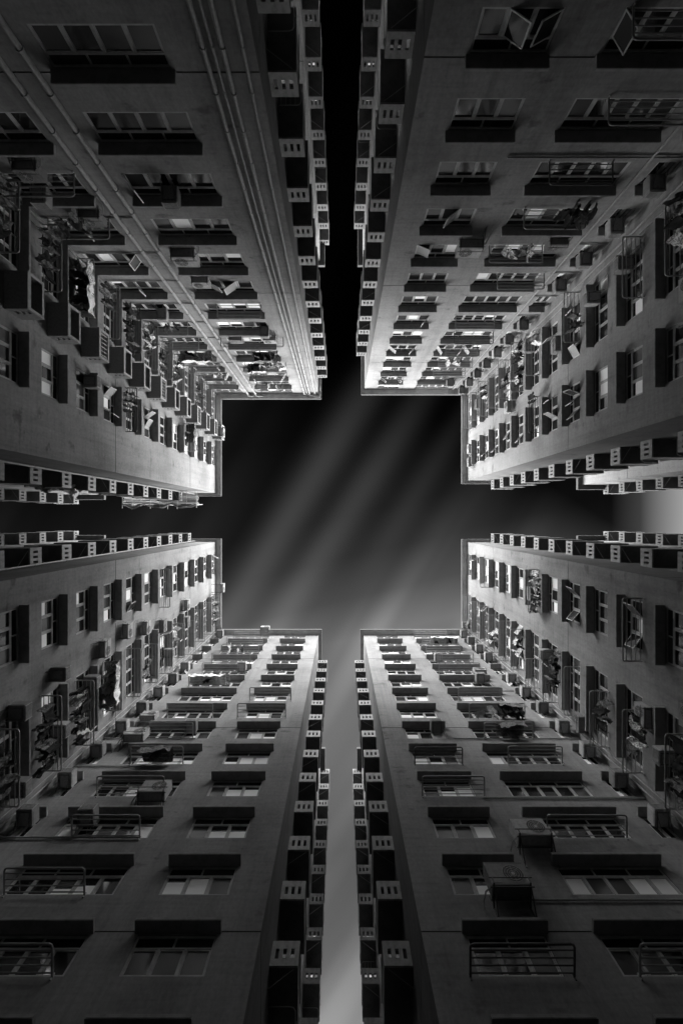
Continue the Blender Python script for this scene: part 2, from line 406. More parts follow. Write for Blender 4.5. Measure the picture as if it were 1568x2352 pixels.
def pipe(root, ro, w, u, h0, h1, r, off, step=1.45, horiz=None):
    b = MB()
    if horiz is None:
        b.tube([w.p(u, h0, off), w.p(u, h1, off)], r, 8); h = h0 + .6
        while h < h1:
            b.tube([w.p(u, h, off), w.p(u, h + .07, off)], r * 1.28, 8)
            b.tube([w.p(u, h + .035, .0), w.p(u, h + .035, off)], r * .35, 5); h += step
    else:
        b.tube([w.p(u, h0, off), w.p(horiz, h0, off)], r, 7)
        x = min(u, horiz) + .2
        while x < max(u, horiz):
            b.tube([w.p(x, h0, off), w.p(x + .05, h0, off)], r * 1.4, 7); x += 1.3
    o = obj('drainpipe', b.mesh('drainpipe', ['pipe_paint']), root, -ro); return o

OUT = 21.0
for q, (ex, ny, D, ea, WX, na) in Q.items():
    ro = Vector((ex * 18, -ny * 18, 0)); root = obj('apartment_tower', None, None, ro); TW[q] = (root, ro)
    tag(root, LAB[q], 'tower block', 'apartment towers round the courtyard')
    wa = Wall('x', ny * D, -ny); wb = Wall('y', ex * WX, -ex)            # courtyard walls
    va = Wall('y', ex * ea, -ex); vb = Wall('x', ny * na, -ny)           # alley walls
    WALLS[q, 'a'], WALLS[q, 'b'], WALLS[q, 'va'], WALLS[q, 'vb'] = wa, wb, va, vb
    mb = MB(); spec = []
    for s, w, sg in (('a', wa, ex), ('b', wb, ny)):
        holes = []
        for c, (c0, c1, n, m) in enumerate(COLS[q, s]):
            for j in range(-1 if s == 'a' else 0, 14):
                a, b = sorted((sg * (c0 + .13), sg * (c1 - .13)))
                if c == 2: a, b = sorted((sg * (c0 + .13), sg * (c1 - .08)))
                holes.append((a, b, sill(j), sill(j) + WH)); spec.append((s, w, c, j, a, b, n, m, sorted((sg * c0, sg * c1))))
        e0, e1 = sorted((sg * (ea if s == 'a' else na), sg * (WX if s == 'a' else D)))
        wall_sheet(mb, w, e0, e1, -1.6, HR, holes, GROOVES)
    def side(w, a, b, mi):
        wall_sheet(mb, w, min(a, b), max(a, b), -1.6, HR, [], GROOVES, mi=mi)
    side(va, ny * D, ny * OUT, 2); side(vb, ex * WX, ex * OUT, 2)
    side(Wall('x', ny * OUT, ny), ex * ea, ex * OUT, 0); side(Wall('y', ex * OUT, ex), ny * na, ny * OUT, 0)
    obj('wall', mb.mesh('wall', ['wall_concrete', 'groove_dark', 'alley_concrete']), root, -ro)
    for (s, w, c, j, a, b, n, m, (k0, k1)) in spec:
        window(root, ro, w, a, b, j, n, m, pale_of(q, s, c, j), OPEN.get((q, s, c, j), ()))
        if j < 13: obj('canopy', canopy_mesh(k1 - k0), root, w.p((k0 + k1) / 2, hc(j)) - ro, w.rz)
    # roof slab with its overhang, L shaped in two butted boxes, and a thin edge strip darkened in colour to look less lit
    b = MB(); z0, z1 = HR + 1.6, HR + 1.98
    def rb(x0, x1, y0, y1, za, zb, mi=0):
        xs = sorted((ex * x0, ex * x1)); ys = sorted((-ny * y0, -ny * y1)); b.box(xs[0], xs[1], ys[0], ys[1], za, zb, mi)
    oh = .55; oa = .32
    rb(ea - oa, OUT + .3, D - oh, OUT + .3, z0, z1); rb(WX - oh, OUT + .3, na - oa, D - oh, z0, z1)
    obj('roof', b.mesh('roof', ['roof_concrete']), root, -ro)
    b = MB(); z0 -= .03; z1 += .04
    rb(ea - oa - .04, WX - oh - .04, D - oh - .04, D - oh, z0, z1); rb(WX - oh - .04, WX - oh, na - oa, D - oh, z0, z1)
    rb(ea - oa - .04, ea - oa, D - oh, OUT + .3, z0, z1); rb(WX - oh - .04, OUT + .3, na - oa - .04, na - oa, z0, z1)
    obj('fascia', b.mesh('fascia', ['fascia']), root, -ro)
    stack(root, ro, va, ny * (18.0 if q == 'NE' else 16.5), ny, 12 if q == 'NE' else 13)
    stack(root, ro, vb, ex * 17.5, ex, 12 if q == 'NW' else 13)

# pipes
def P(q, s): return TW[q] + (WALLS[q, s],)
for u, r, off in ((-10.87, .105, .18), (-9.97, .105, .18), (-4.29, .085, .16), (-4.00, .05, .12), (-3.68, .085, .16), (-3.05, .065, .14)):
    pipe(*P('NW', 'a'), u, -1.6, 51.1, r, off)
pipe(*P('NE', 'a'), 13.1, -1.6, 51.2, .05, .10, 2.82)
for j in (3, 4, 5, 6, 7, 8, 9, 10): pipe(*P('NW', 'a'), -14.7, sill(j) - .12, 0, .03, .05, horiz=-9.97)
pipe(*P('NE', 'a'), 7.0, 18.35, 0, .04, .07, horiz=14.8)
for j in (4, 5, 6, 7): pipe(*P('NE', 'a'), 13.1, sill(j) - .12, 0, .03, .05, horiz=14.8)
pipe(*P('SE', 'a'), 7.0, 27.0, 0, .035, .06, horiz=14.8); pipe(*P('SE', 'a'), 6.9, 21.25, 0, .035, .06, horiz=14.8)
pipe(*P('SE', 'a'), 6.2, 15.55, 0, .035, .06, horiz=14.8); pipe(*P('SE', 'a'), 11.0, 34.5, 0, .03, .05, horiz=14.8)
pipe(*P('SW', 'a'), -8.6, 18.6, 0, .04, .07, horiz=-14.7); pipe(*P('SW', 'a'), -9.0, 27.0, 0, .035, .06, horiz=-14.7); pipe(*P('SW', 'a'), -9.9, 24.0, 0, .03, .05, horiz=-14.7)
for q in ('SW', 'SE', 'NE', 'NW'):
    sy = 1 if q[0] == 'N' else -1; w = WALLS[q, 'b']
    pipe(*P(q, 'b'), sy * 13.25 if sy < 0 else sy * 14.55, -1.6, 51.2, .045, .09, 2.82)
    pipe(*P(q, 'b'), sy * 12.95 if sy < 0 else sy * 14.15, -1.6, 51.2, .03, .06, 2.82)
for q in ('NW', 'SW'):
    sy = 1 if q[0] == 'N' else -1
    pipe(*P(q, 'vb'), -17.15, -1.6, 51.2, .06, .12, 2.82)
b = MB(); w = WALLS['NW', 'a']                        # rainwater pipe bends under the eaves
for u, v in ((-10.87, -10.2), (-9.97, -9.2)):
    b = MB(); b.tube([w.p(u, 50.9, .16), w.p(u, 51.05, .3), w.p((u + v) / 2, 51.1, .40), w.p(v, 51.1, .32)], .09, 8)
    obj('pipe_bend', b.mesh('pipe_bend', ['pipe_paint']), TW['NW'][0], -TW['NW'][1])
b = MB()
b.tube([w.p(-3.05, 51.0, .13), w.p(-3.05, 51.1, .45), w.p(-2.5, 51.15, .48), w.p(-2.45, 51.1, -.2), w.p(-2.45, 50.6, -.6)], .055, 8)
b.tube([w.p(-4.29, 51.05, .13), w.p(-3.1, 51.1, .40)], .05, 8)
obj('pipe_bend', b.mesh('pipe_bend', ['pipe_paint']), TW['NW'][0], -TW['NW'][1])

# boxed concrete balconies on the upper left tower's left wall
def boxbal():
    b = MB(); w, d, h = .84, 1.02, .88
    b.box(-w, w, .002, d, -.1, 0)
    for sx in (-1, 1):
        x0, x1 = sorted((sx * w, sx * (w - .09)))
        b.box(x0, x1, .002, d, 0, .14); b.box(x0, x1, .002, d, .40, h)
        ys = (.002, .22, .38, .50, .64, .75, .90, d)
        for k in range(0, 8, 2): b.box(x0, x1, ys[k], ys[k + 1], .14, .40)
    b.box(-w, w, .002, d, h, h + .08)
    return b.mesh('boxed_balcony', ['casing_grey'])
def boxface():
    b = MB(); w, d, h = .84, 1.02, .88
    b.box(-w, -w + .13, d, d + .03, -.1, h + .08); b.box(w - .13, w, d, d + .03, -.1, h + .08)
    b.box(-w + .13, w - .13, d, d + .03, -.1, .10); b.box(-w + .13, w - .13, d, d + .03, h - .06, h + .08)
    return b.mesh('box_frame', ['panel_concrete'])
def boxgrid():
    b = MB(); d = 1.00
    for k in range(6): x = -.60 + .24 * k; b.tube([(x, d, .1), (x, d, .82)], .015, 5)
    for k in range(3): b.tube([(-.70, d, .3 + .2 * k), (.70, d, .3 + .2 * k)], .015, 5)
    return b.mesh('box_grille', ['steel_pale'])
root, ro, w = P('NW', 'b'); bbm, bfm, bgm = boxbal(), boxface(), boxgrid()
for j in range(0, 14):
    o = obj('boxed_balcony', bbm, root, w.p(10.05, hc(j) - .92) - ro, w.rz)
    obj('box_frame', bfm, o)
    if j in (4, 7, 10): obj('box_grille', bgm, o)

# ------------------------------------------------------------------ rear blocks along the four alleys
for k, (q, s, near, jt) in enumerate((('NE', 'va', 32, 12), ('NW', 'va', 32, 13), ('SW', 'va', 29.2, 13), ('SE', 'va', 29.2, 13),
                                      ('NE', 'vb', 30.6, 13), ('NW', 'vb', 30.6, 13), ('SW', 'vb', 30.6, 13), ('SE', 'vb', 30.6, 13))):
    ex, ny, D, ea, WX, na = Q[q]; front = near - (2.6 if s == 'vb' else 2.0); back = near + 12; HB = 50.6
    if s == 'va': sgn, edge, x0 = ny, ea - .25, ex
    else: sgn, edge, x0 = ex, na - (.55 if q == 'NE' else .25), ny
    far = edge + 14
    plan = (lambda e, f: Vector((x0 * e, -sgn * f, 0))) if s == 'va' else (lambda e, f: Vector((sgn * f, -x0 * e, 0)))
    ro = plan(edge + 6, front + 6); root = obj('rear_block', None, None, ro)
    al = {'N': 'upper', 'S': 'lower'}[q[0]] if s == 'va' else {'E': 'right', 'W': 'left'}[q[1]]
    sd_ = {'E': 'right', 'W': 'left'}[q[1]] if s == 'va' else {'N': 'upper', 'S': 'lower'}[q[0]]
    tag(root, f'rear concrete block with stacked balconies along the {al} alley, on its {sd_} side', 'tower block', 'rear blocks behind the towers')
    b = MB()
    wv = Wall('y', x0 * edge, -x0) if s == 'va' else Wall('x', x0 * edge, -x0)
    wf = Wall('x', sgn * front, -sgn) if s == 'va' else Wall('y', sgn * front, -sgn)
    wr = Wall('x', sgn * back, sgn) if s == 'va' else Wall('y', sgn * back, sgn)
    wo_ = Wall('y', x0 * far, x0) if s == 'va' else Wall('x', x0 * far, x0)
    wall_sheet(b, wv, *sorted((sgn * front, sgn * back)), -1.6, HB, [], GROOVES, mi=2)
    wall_sheet(b, wf, *sorted((x0 * edge, x0 * far)), -1.6, HB, [], GROOVES, mi=0 if (q, s) == ('NE', 'vb') else 2)  # lit copy of the wall tone on one block, shaded copy elsewhere
    wall_sheet(b, wr, *sorted((x0 * edge, x0 * far)), -1.6, HB, [], ())
    wall_sheet(b, wo_, *sorted((sgn * front, sgn * back)), -1.6, HB, [], ())
    obj('wall', b.mesh('wall', ['wall_concrete', 'groove_dark', 'alley_concrete']), root, -ro)
    b = MB(); c0 = plan(edge - .55, front - .5); c1 = plan(far + .3, back + .3)
    b.box(min(c0.x, c1.x), max(c0.x, c1.x), min(c0.y, c1.y), max(c0.y, c1.y), HB + 1.6, HB + 2.0)
    obj('roof', b.mesh('roof', ['fascia']), root, -ro)  # soffit shade put into the colour by this darker roof tone
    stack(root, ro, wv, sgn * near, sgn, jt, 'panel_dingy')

# ------------------------------------------------------------------ things hung on the walls
ORD = ['top', 'second', 'third', 'fourth', 'fifth', 'sixth', 'seventh', 'eighth', 'ninth', 'tenth', 'eleventh', 'twelfth', 'thirteenth', 'fourteenth', 'fifteenth']
def wallword(q, s):
    side_ = ({'N': 'upper', 'S': 'lower'}[q[0]] if s == 'a' else {'E': 'right', 'W': 'left'}[q[1]])
    return f"{WORD[q]} tower's {side_} wall"
def where(q, s, u, j):
    a = abs(u); edge = Q[q][3] if s == 'a' else Q[q][5]; far = Q[q][4] if s == 'a' else Q[q][2]
    f = (a - edge) / (far - edge)
    pos = 'near alley' if f < .36 else 'mid wall' if f < .72 else 'inner corner'
    fl = 'top floor' if j == 13 else f'{ORD[13 - j]} floor from roof'
    return f'{pos}, {wallword(q, s)}, {fl}'

def boxac_mesh(tone):
    def f():
        b = MB(); x, d0, d1, h = .36, .04, .78, .46
        b.box(-x, x, d0, d1, 0, h)
        b.box(-x + .03, x - .03, d0 + .05, d1 - .05, -.012, 0)                 # raised bottom pan
        for sx in (-1, 1): b.box(min(sx * x, sx * (x + .012)), max(sx * x, sx * (x + .012)), d0 + .1, d1 - .08, .06, h - .06)
        return b.mesh('casing', [tone])
    return cached(('bac', tone), f)
def boxac_grille():
    def f():
        b = MB(); x, d = .34, .78
        b.box(-x, x, d, d + .012, .02, .44, 1)
        for k in range(9): z = .05 + .043 * k; b.box(-x + .02, x - .02, d + .012, d + .028, z, z + .018, 0)
        b.box(-x, -x + .03, d + .012, d + .03, .02, .44); b.box(x - .03, x, d + .012, d + .03, .02, .44)
        return b.mesh('grille', ['casing_pale', 'grille_dark'])
    return cached('bag', f)
def boxac_bracket():
    def f():
        b = MB()
        for sx in (-.25, .25): b.tube([(sx, 0, -.03), (sx, .76, -.03)], .016, 5); b.tube([(sx, .0, -.32), (sx, .55, -.04)], .014, 5)
        b.tube([(-.27, .70, -.03), (.27, .70, -.03)], .016, 5)
        return b.mesh('bracket', ['steel_dark'])
    return cached('bab', f)
def split_mesh(tone):
    def f():
        b = MB(); x, d0, d1, h = .50, .22, .58, .68
        b.box(-x, x, d0, d1, 0, h); b.box(-x - .008, x + .008, d0 - .008, d1 + .008, h, h + .02)
        b.box(.22, .48, d1, d1 + .008, .05, .62)
        for k in range(7): b.box(-.42 + .11 * k, -.36 + .11 * k, d0 + .05, d1 - .05, -.008, 0)
        return b.mesh('casing', [tone])
    return cached(('spl', tone), f)
def split_fan():
    def f():
        b = MB(); c = (-.16, .592, .34)
        b.disc((c[0], .584, c[2]), 0.0, .27, 24, 1)
        for r in (.08, .14, .20, .26): b.disc(c, r, r + .012, 24, 0)
        b.disc(c, 0, .05, 16, 0)
        for k in range(8):
            a = math.pi * k / 4; b.tube([(c[0] + .05 * math.cos(a), c[1], c[2] + .05 * math.sin(a)), (c[0] + .27 * math.cos(a), c[1], c[2] + .27 * math.sin(a))], .006, 4)
        return b.mesh('fan_grille', ['casing_pale', 'grille_dark'])
    return cached('spf', f)
def split_bracket():
    def f():
        b = MB()
        for sx in (-.46, .46):
            b.tube([(sx, 0, -.03), (sx, .66, -.03), (sx, .66, .12)], .022, 5); b.tube([(sx, .0, -.42), (sx, .58, -.05)], .018, 5); b.tube([(sx, .02, -.5), (sx, .02, .3)], .018, 5)
        for y in (.24, .56): b.tube([(-.55, y, -.045), (.55, y, -.045)], .018, 5)
        b.tube([(-.55, .66, .12), (.55, .66, .12)], .015, 5)
        return b.mesh('bracket', ['steel_dark'])
    return cached('spb', f)
def hose_mesh():
    def f():
        b = MB(); b.tube([(.48, .4, .15), (.62, .32, .10), (.72, .15, -.02), (.74, .04, -.25), (.70, .03, -.60)], .022, 6)
        return b.mesh('hose', ['pipe_paint'])
    return cached('hos', f)
COUNT = {}
def uniq(label):
    COUNT[label] = COUNT.get(label, 0) + 1
    return label
def ac(q, s, u, j, kind='box', tone='pale', dh=None, out=0):
    w = WALLS[q, s]; z = sill(j) + (.60 if kind == 'box' else -.92) + (dh or 0)
    o = obj('air_conditioner', None, None, w.p(u, z, out), w.rz)
    t = 'casing_' + tone
    word = {'pale': 'pale', 'grey': 'grey'}[tone]
    if kind == 'box':
        obj('casing', boxac_mesh(t), o); obj('grille', boxac_grille(), o); obj('bracket', boxac_bracket(), o)
        tag(o, f'{word} box air conditioner {where(q, s, u, j)}', 'air conditioner', 'air conditioners hung on the walls')
    else:
        obj('casing', split_mesh(t), o); obj('fan_grille', split_fan(), o); obj('bracket', split_bracket(), o); obj('hose', hose_mesh(), o)
        if out:                                          # long arms carry it out beyond the eaves
            b = MB()
            for sx in (-.46, .46): b.tube([(sx, -out, -.03), (sx, .1, -.03)], .025, 5)
            b.tube([(-.5, .03, -.03), (.5, .03, -.03)], .02, 5)
            obj('bracket_arm', b.mesh('bracket_arm', ['steel_dark']), o)
        tag(o, f'{word} bracketed air conditioner {where(q, s, u, j)}', 'air conditioner', 'air conditioners hung on the walls')
    return o
def rack(q, s, u0, u1, j, p=1.0, dh=0, nb=4, tone='steel_pale'):
    w = WALLS[q, s]; ww = abs(u1 - u0); h = sill(j) - .03 + dh
    def fr():
        b = MB(); x = ww / 2; r = .10
        pts = [(-x, 0, 0), (-x, p - r, 0), (-x + r * .3, p - r * .3, 0), (-x + r, p, 0), (x - r, p, 0), (x - r * .3, p - r * .3, 0), (x, p - r, 0), (x, 0, 0)]
        b.tube(pts, .036, 7)
        for sx in (-x, x): b.tube([(sx, .02, -.10), (sx, .02, .10)], .03, 6)
        return b.mesh('frame', [tone])
    def rl():
        b = MB(); b.tube([(-ww / 2, 0, 0), (ww / 2, 0, 0)], .022, 6); return b.mesh('rail', [tone])
    o = obj('drying_rack', None, None, w.p((u0 + u1) / 2, h), w.rz)
    obj('frame', cached(('rkf', round(ww, 2), p, tone), fr), o); rm = cached(('rkr', round(ww, 2), tone), rl)
    for k in range(nb): obj('rail', rm, o, (0, p * (k + .6) / (nb + .4), 0))
    tag(o, f"{'dark' if tone == 'steel_dark' else 'pale'} steel drying rack {where(q, s, (u0 + u1) / 2, j)}", 'drying rack', 'drying racks under the windows')
    return o

# clothes
def cloth_mesh(kind, seed, tone):
    def f():
        rr = random.Random(seed); ph = [rr.uniform(0, 6.3) for _ in range(8)]; b = MB()
        def wr(a, c, amp): return amp * (math.sin(9 * a + ph[0] + 3 * c) + .6 * math.sin(17 * a + ph[1] - 5 * c) + .5 * math.sin(11 * c + ph[2] + 4 * a) + .35 * math.sin(29 * a + 13 * c + ph[3]))
        if kind == 'shirt':
            def fn(a, c):
                x = (a - .5) * 2; wid = .50 if c < .30 else .30 + .05 * math.sin(4 * c + ph[4])
                if c < .12: wid = .16 + (.50 - .16) * c / .12
                z = -.78 * c - (.30 * max(0, abs(x) - .55) if c < .32 else 0)
                return (x * wid + wr(c, a, .02), wr(a, c, .045) * (.4 + c), z + wr(c, a, .012))
            b.sheet(fn, 14, 16, .012)
        elif kind == 'towel':
            wd, hh = rr.uniform(.28, .4), rr.uniform(.6, .9)
            def fn(a, c):
                q_ = (c - .5) * 2; sgn = 1 if q_ > 0 else -1
                return ((a - .5) * 2 * wd + wr(c, a, .02), sgn * .03 * min(1, abs(q_) * 5) + wr(a, c, .03), -abs(q_) * hh + .02 + wr(c, a, .012))
            b.sheet(fn, 12, 18, .012)
        elif kind == 'trousers':
            for sx in (-1, 1):
                def fn(a, c):
                    an = 2 * math.pi * a; rad = .105 - .03 * c
                    return (sx * (.06 + .06 * c) + rad * math.cos(an) * 1.1 + wr(c, a, .015), rad * .45 * math.sin(an) + wr(c, .2, .03), -.95 * c + .012 * math.sin(an * 3 + ph[5]))
                b.sheet(fn, 12, 12, .010)
        else:                                            # sheet sagging over the rails
            L_ = 1.7
            def fn(a, c):
                k = max(0, (c - .4) / .6)
                y = .12 + min(c / .4, 1) * .88 + k * .10 + wr(a, c, .035)
                z = .03 - (0 if k else .13 * abs(math.sin(3.1 * math.pi * c / .4)) * (.5 + .5 * math.sin(7 * a + ph[6]))) - k * (.75 + .12 * math.sin(5 * a + ph[7]))
                return ((a - .5) * L_ + wr(c, a, .03), y, z + wr(a * 1.4, c, .035))
            b.sheet(fn, 34, 18, .014)
        return b.mesh({'sheet': 'hanging_sheet'}.get(kind, 'hanging_' + kind), [tone], True)
    return cached(('cl', kind, seed, tone), f)
def wash(q, s, u0, u1, j, mix, n, p=1.0, sheets=(), dh=0):
    """clothes on the rack under floor j's window; mix = cloth tones"""
    w = WALLS[q, s]; u0, u1 = sorted((u0, u1)); h = sill(j) - .03 + dh; rr = random.Random(hash((q, s, j, round(u0, 1))) % 9999 if False else int(abs(u0) * 100 + j * 7))
    nm = {'cloth_dark': 'dark', 'cloth_grey': 'patterned grey', 'cloth_pale': 'pale', 'cloth_print': 'blotchy pale'}
    for k in range(n):
        u = u0 + (u1 - u0) * (k + .5) / n + rr.uniform(-.08, .08); kind = rr.choice(('shirt', 'shirt', 'towel', 'trousers')); tone = mix[k % len(mix)]
        o = obj('hanging_' + kind, cloth_mesh(kind, rr.randrange(3), tone), None, w.p(u, h - .02, p * rr.uniform(.3, .8)), w.rz + R(rr.choice((70, 90, 105, 20, -15))))
        o.scale = (rr.uniform(.9, 1.15),) * 3
        tag(o, f"{nm[tone]} {kind} drying {where(q, s, (u0 + u1) / 2, j)}", 'laundry', f"washing {where(q, s, (u0 + u1) / 2, j)}")
    for (f, tone, seed) in sheets:
        o = obj('hanging_sheet', cloth_mesh('sheet', seed, tone), None, w.p(u0 + (u1 - u0) * f, h + .03, 0), w.rz)
        tag(o, f"{nm[tone]} sheet drying {where(q, s, (u0 + u1) / 2, j)}", 'laundry', f"washing {where(q, s, (u0 + u1) / 2, j)}")

# --- upper right tower, upper wall
ac('NE', 'a', 7.0, 4, 'split').scale = (1.3,) * 3; ac('NE', 'a', 11.7, 4, 'split', 'grey')
for j, u0, u1 in ((0, 8.7, 12.3), (1, 9.7, 13.0), (2, 8.9, 11.6), (3, 9.0, 12.0), (4, 8.25, 11.2), (5, 9.7, 12.6), (7, 8.6, 11.5), (8, 9.2, 12.4), (9, 9.2, 12.0), (10, 9.2, 12.4), (11, 9.3, 12.5), (13, 8.6, 12.2)):
    rack('NE', 'a', u0, u1, j, tone='steel_dark' if j in (8, 2) else 'steel_pale')
wash('NE', 'a', 10.6, 12.2, 3, ['cloth_dark', 'cloth_dark', 'cloth_grey'], 8)
wash('NE', 'a', 9.0, 10.6, 4, ['cloth_print', 'cloth_grey'], 3)
ac('NE', 'a', 11.9, 12, 'box', 'grey')
for j in (2, 3, 4, 5, 7, 8, 9, 10, 11, 12, 13): ac('NE', 'a', 14.0, j, 'box', 'grey' if j % 3 else 'pale')
# --- upper right tower, right wall
ac('NE', 'b', 13.0, 3, 'box', 'grey'); ac('NE', 'b', 12.7, 4, 'box', 'pale'); ac('NE', 'b', 11.7, 6, 'split', 'grey'); ac('NE', 'b', 9.6, 2, 'split', 'pale')
ac('NE', 'b', 13.2, 7, 'box', 'grey'); ac('NE', 'b', 11.9, 8, 'box', 'pale'); ac('NE', 'b', 9.7, 9, 'split', 'pale'); ac('NE', 'b', 7.9, 13, 'split', 'pale'); ac('NE', 'b', 6.4, 13, 'split', 'grey')
ac('NE', 'b', 12.2, 12, 'split', 'grey')
for j, u0, u1 in ((1, 10.6, 13.9), (2, 10.4, 13.6), (3, 10.9, 13.9), (5, 11.0, 14.1), (7, 10.8, 13.9), (8, 10.4, 14.4), (9, 10.6, 14.0), (10, 10.5, 13.6), (11, 10.4, 13.9), (12, 10.6, 13.6), (13, 10.3, 13.9)):
    rack('NE', 'b', u0, u1, j)
rack('NE', 'b', 6.5, 9.2, 7, .75, tone='steel_dark')
wash('NE', 'b', 10.6, 14.2, 8, ['cloth_dark', 'cloth_dark', 'cloth_print', 'cloth_dark'], 13)
wash('NE', 'b', 11.6, 13.6, 2, ['cloth_print', 'cloth_grey', 'cloth_dark'], 6); wash('NE', 'b', 8.6, 9.2, 7, ['cloth_dark'], 2)
wash('NE', 'b', 12.9, 13.8, 7, ['cloth_pale', 'cloth_grey'], 3)
# --- upper left tower, upper wall
ac('NW', 'a', -7.6, 2, 'box', 'grey'); ac('NW', 'a', -8.5, 4, 'split', 'pale').scale = (1.3,) * 3; ac('NW', 'a', -8.5, 5, 'split', 'pale'); ac('NW', 'a', -5.9, 7, 'box', 'grey')
ac('NW', 'a', -8.4, 8, 'split', 'grey'); ac('NW', 'a', -5.7, 8, 'split', 'pale'); ac('NW', 'a', -8.3, 12, 'box', 'grey'); ac('NW', 'a', -12.6, 6, 'box', 'grey'); ac('NW', 'a', -11.9, 3, 'split', 'grey'); ac('NW', 'a', -13.4, 2, 'box', 'grey'); ac('NW', 'a', -12.9, 2, 'split', 'grey')
for j, u0, u1 in ((6, -8.5, -5.5), (9, -7.8, -5.6), (10, -9.1, -5.2), (11, -8.6, -5.5), (12, -9.0, -6.2)):
    rack('NW', 'a', u0, u1, j, tone='steel_dark' if j in (9, 11) else 'steel_pale')
rack('NW', 'a', -9.8, -4.7, 8, .75, tone='steel_dark')
for j, u0, u1 in ((2, -14.5, -11.4), (3, -14.4, -11.4), (7, -14.4, -11.5), (8, -14.5, -11.6), (9, -14.4, -11.4), (10, -14.4, -11.6), (11, -14.3, -11.6), (12, -14.4, -11.3)):
    rack('NW', 'a', u0, u1, j)
wash('NW', 'a', -7.7, -5.7, 9, ['cloth_dark', 'cloth_grey'], 7, sheets=[(.45, 'cloth_grey', 5)])
wash('NW', 'a', -9.0, -5.3, 10, ['cloth_print', 'cloth_dark', 'cloth_grey', 'cloth_pale'], 9, sheets=[(.3, 'cloth_print', 6)])
wash('NW', 'a', -13.2, -12.0, 7, ['cloth_dark', 'cloth_grey'], 3)
wash('NW', 'a', -14.2, -11.5, 9, ['cloth_print', 'cloth_dark'], 4, sheets=[(.3, 'cloth_pale', 7), (.75, 'cloth_print', 8)])
wash('NW', 'a', -12.9, -12.0, 11, ['cloth_grey', 'cloth_print'], 3)
# --- upper left tower, left wall
ac('NW', 'b', 7.9, 4, 'box', 'grey'); ac('NW', 'b', 9.9, 13, 'split', 'pale', dh=.9, out=.75)
rack('NW', 'b', 6.0, 9.0, 6, .75, tone='steel_dark'); rack('NW', 'b', 6.4, 9.0, 10); rack('NW', 'b', 6.0, 8.6, 1)
wash('NW', 'b', 7.3, 8.6, 6, ['cloth_dark', 'cloth_grey', 'cloth_print'], 7, p=.75)
for j in (1, 2, 3, 4, 5, 6, 7, 8, 9, 10, 11, 12, 13):
    rack('NW', 'b', 11.2 if j % 2 else 11.4, 14.5, j, tone='steel_dark' if j == 6 else 'steel_pale')
wash('NW', 'b', 11.3, 14.0, 4, ['cloth_dark', 'cloth_grey', 'cloth_grey'], 6, sheets=[(.3, 'cloth_pale', 3), (.7, 'cloth_print', 4)])
wash('NW', 'b', 11.2, 14.4, 6, ['cloth_dark', 'cloth_dark', 'cloth_grey'], 11)
wash('NW', 'b', 12.2, 14.4, 7, ['cloth_dark', 'cloth_print'], 7); wash('NW', 'b', 12.8, 14.3, 5, ['cloth_grey', 'cloth_dark'], 4)
wash('NW', 'b', 7.4, 8.8, 10, ['cloth_pale'], 1, sheets=[(.5, 'cloth_grey', 9)])
wash('NW', 'b', 11.8, 14.2, 2, ['cloth_dark', 'cloth_grey'], 6)
# --- lower left tower, left wall
ac('SW', 'b', -7.85, 5, 'split', 'pale'); ac('SW', 'b', -7.5, 6, 'split', 'pale'); ac('SW', 'b', -8.0, 7, 'split', 'pale'); ac('SW', 'b', -8.6, 8, 'split', 'grey', dh=.2)
ac('SW', 'b', -8.0, 10, 'split', 'pale'); ac('SW', 'b', -9.6, 10, 'split', 'grey'); ac('SW', 'b', -9.4, 4, 'box', 'grey'); ac('SW', 'b', -7.9, 3, 'box', 'grey'); ac('SW', 'b', -11.2, 8, 'box', 'grey')
ac('SW', 'b', -7.9, 13, 'split', 'pale', dh=.9, out=.75); ac('SW', 'b', -10.8, 3, 'box', 'pale'); ac('SW', 'b', -12.0, 2, 'box', 'grey'); ac('SW', 'b', -8.6, 2, 'box', 'grey')
rack('SW', 'b', -4.1, -7.2, 8, .8)
for j, u0, u1 in ((1, 8.9, 12.2), (2, 9.0, 12.3), (3, 8.7, 12.4), (4, 9.0, 12.6), (5, 8.9, 11.9), (6, 8.9, 12.2), (7, 9.4, 12.3), (8, 9.2, 12.6), (9, 9.2, 12.2), (10, 9.6, 12.8), (11, 9.2, 12.4), (12, 9.0, 12.4), (13, 8.6, 12.2)):
    rack('SW', 'b', -u0, -u1, j)
wash('SW', 'b', -9.2, -11.6, 5, ['cloth_print', 'cloth_grey', 'cloth_pale'], 5, sheets=[(.45, 'cloth_pale', 12), (.8, 'cloth_print', 13)])
wash('SW', 'b', -9.4, -12.3, 4, ['cloth_dark', 'cloth_grey', 'cloth_pale', 'cloth_dark'], 12)
wash('SW', 'b', -9.0, -12.2, 3, ['cloth_dark', 'cloth_dark', 'cloth_grey'], 12)
wash('SW', 'b', -8.9, -11.8, 13, ['cloth_dark', 'cloth_print', 'cloth_grey'], 9)
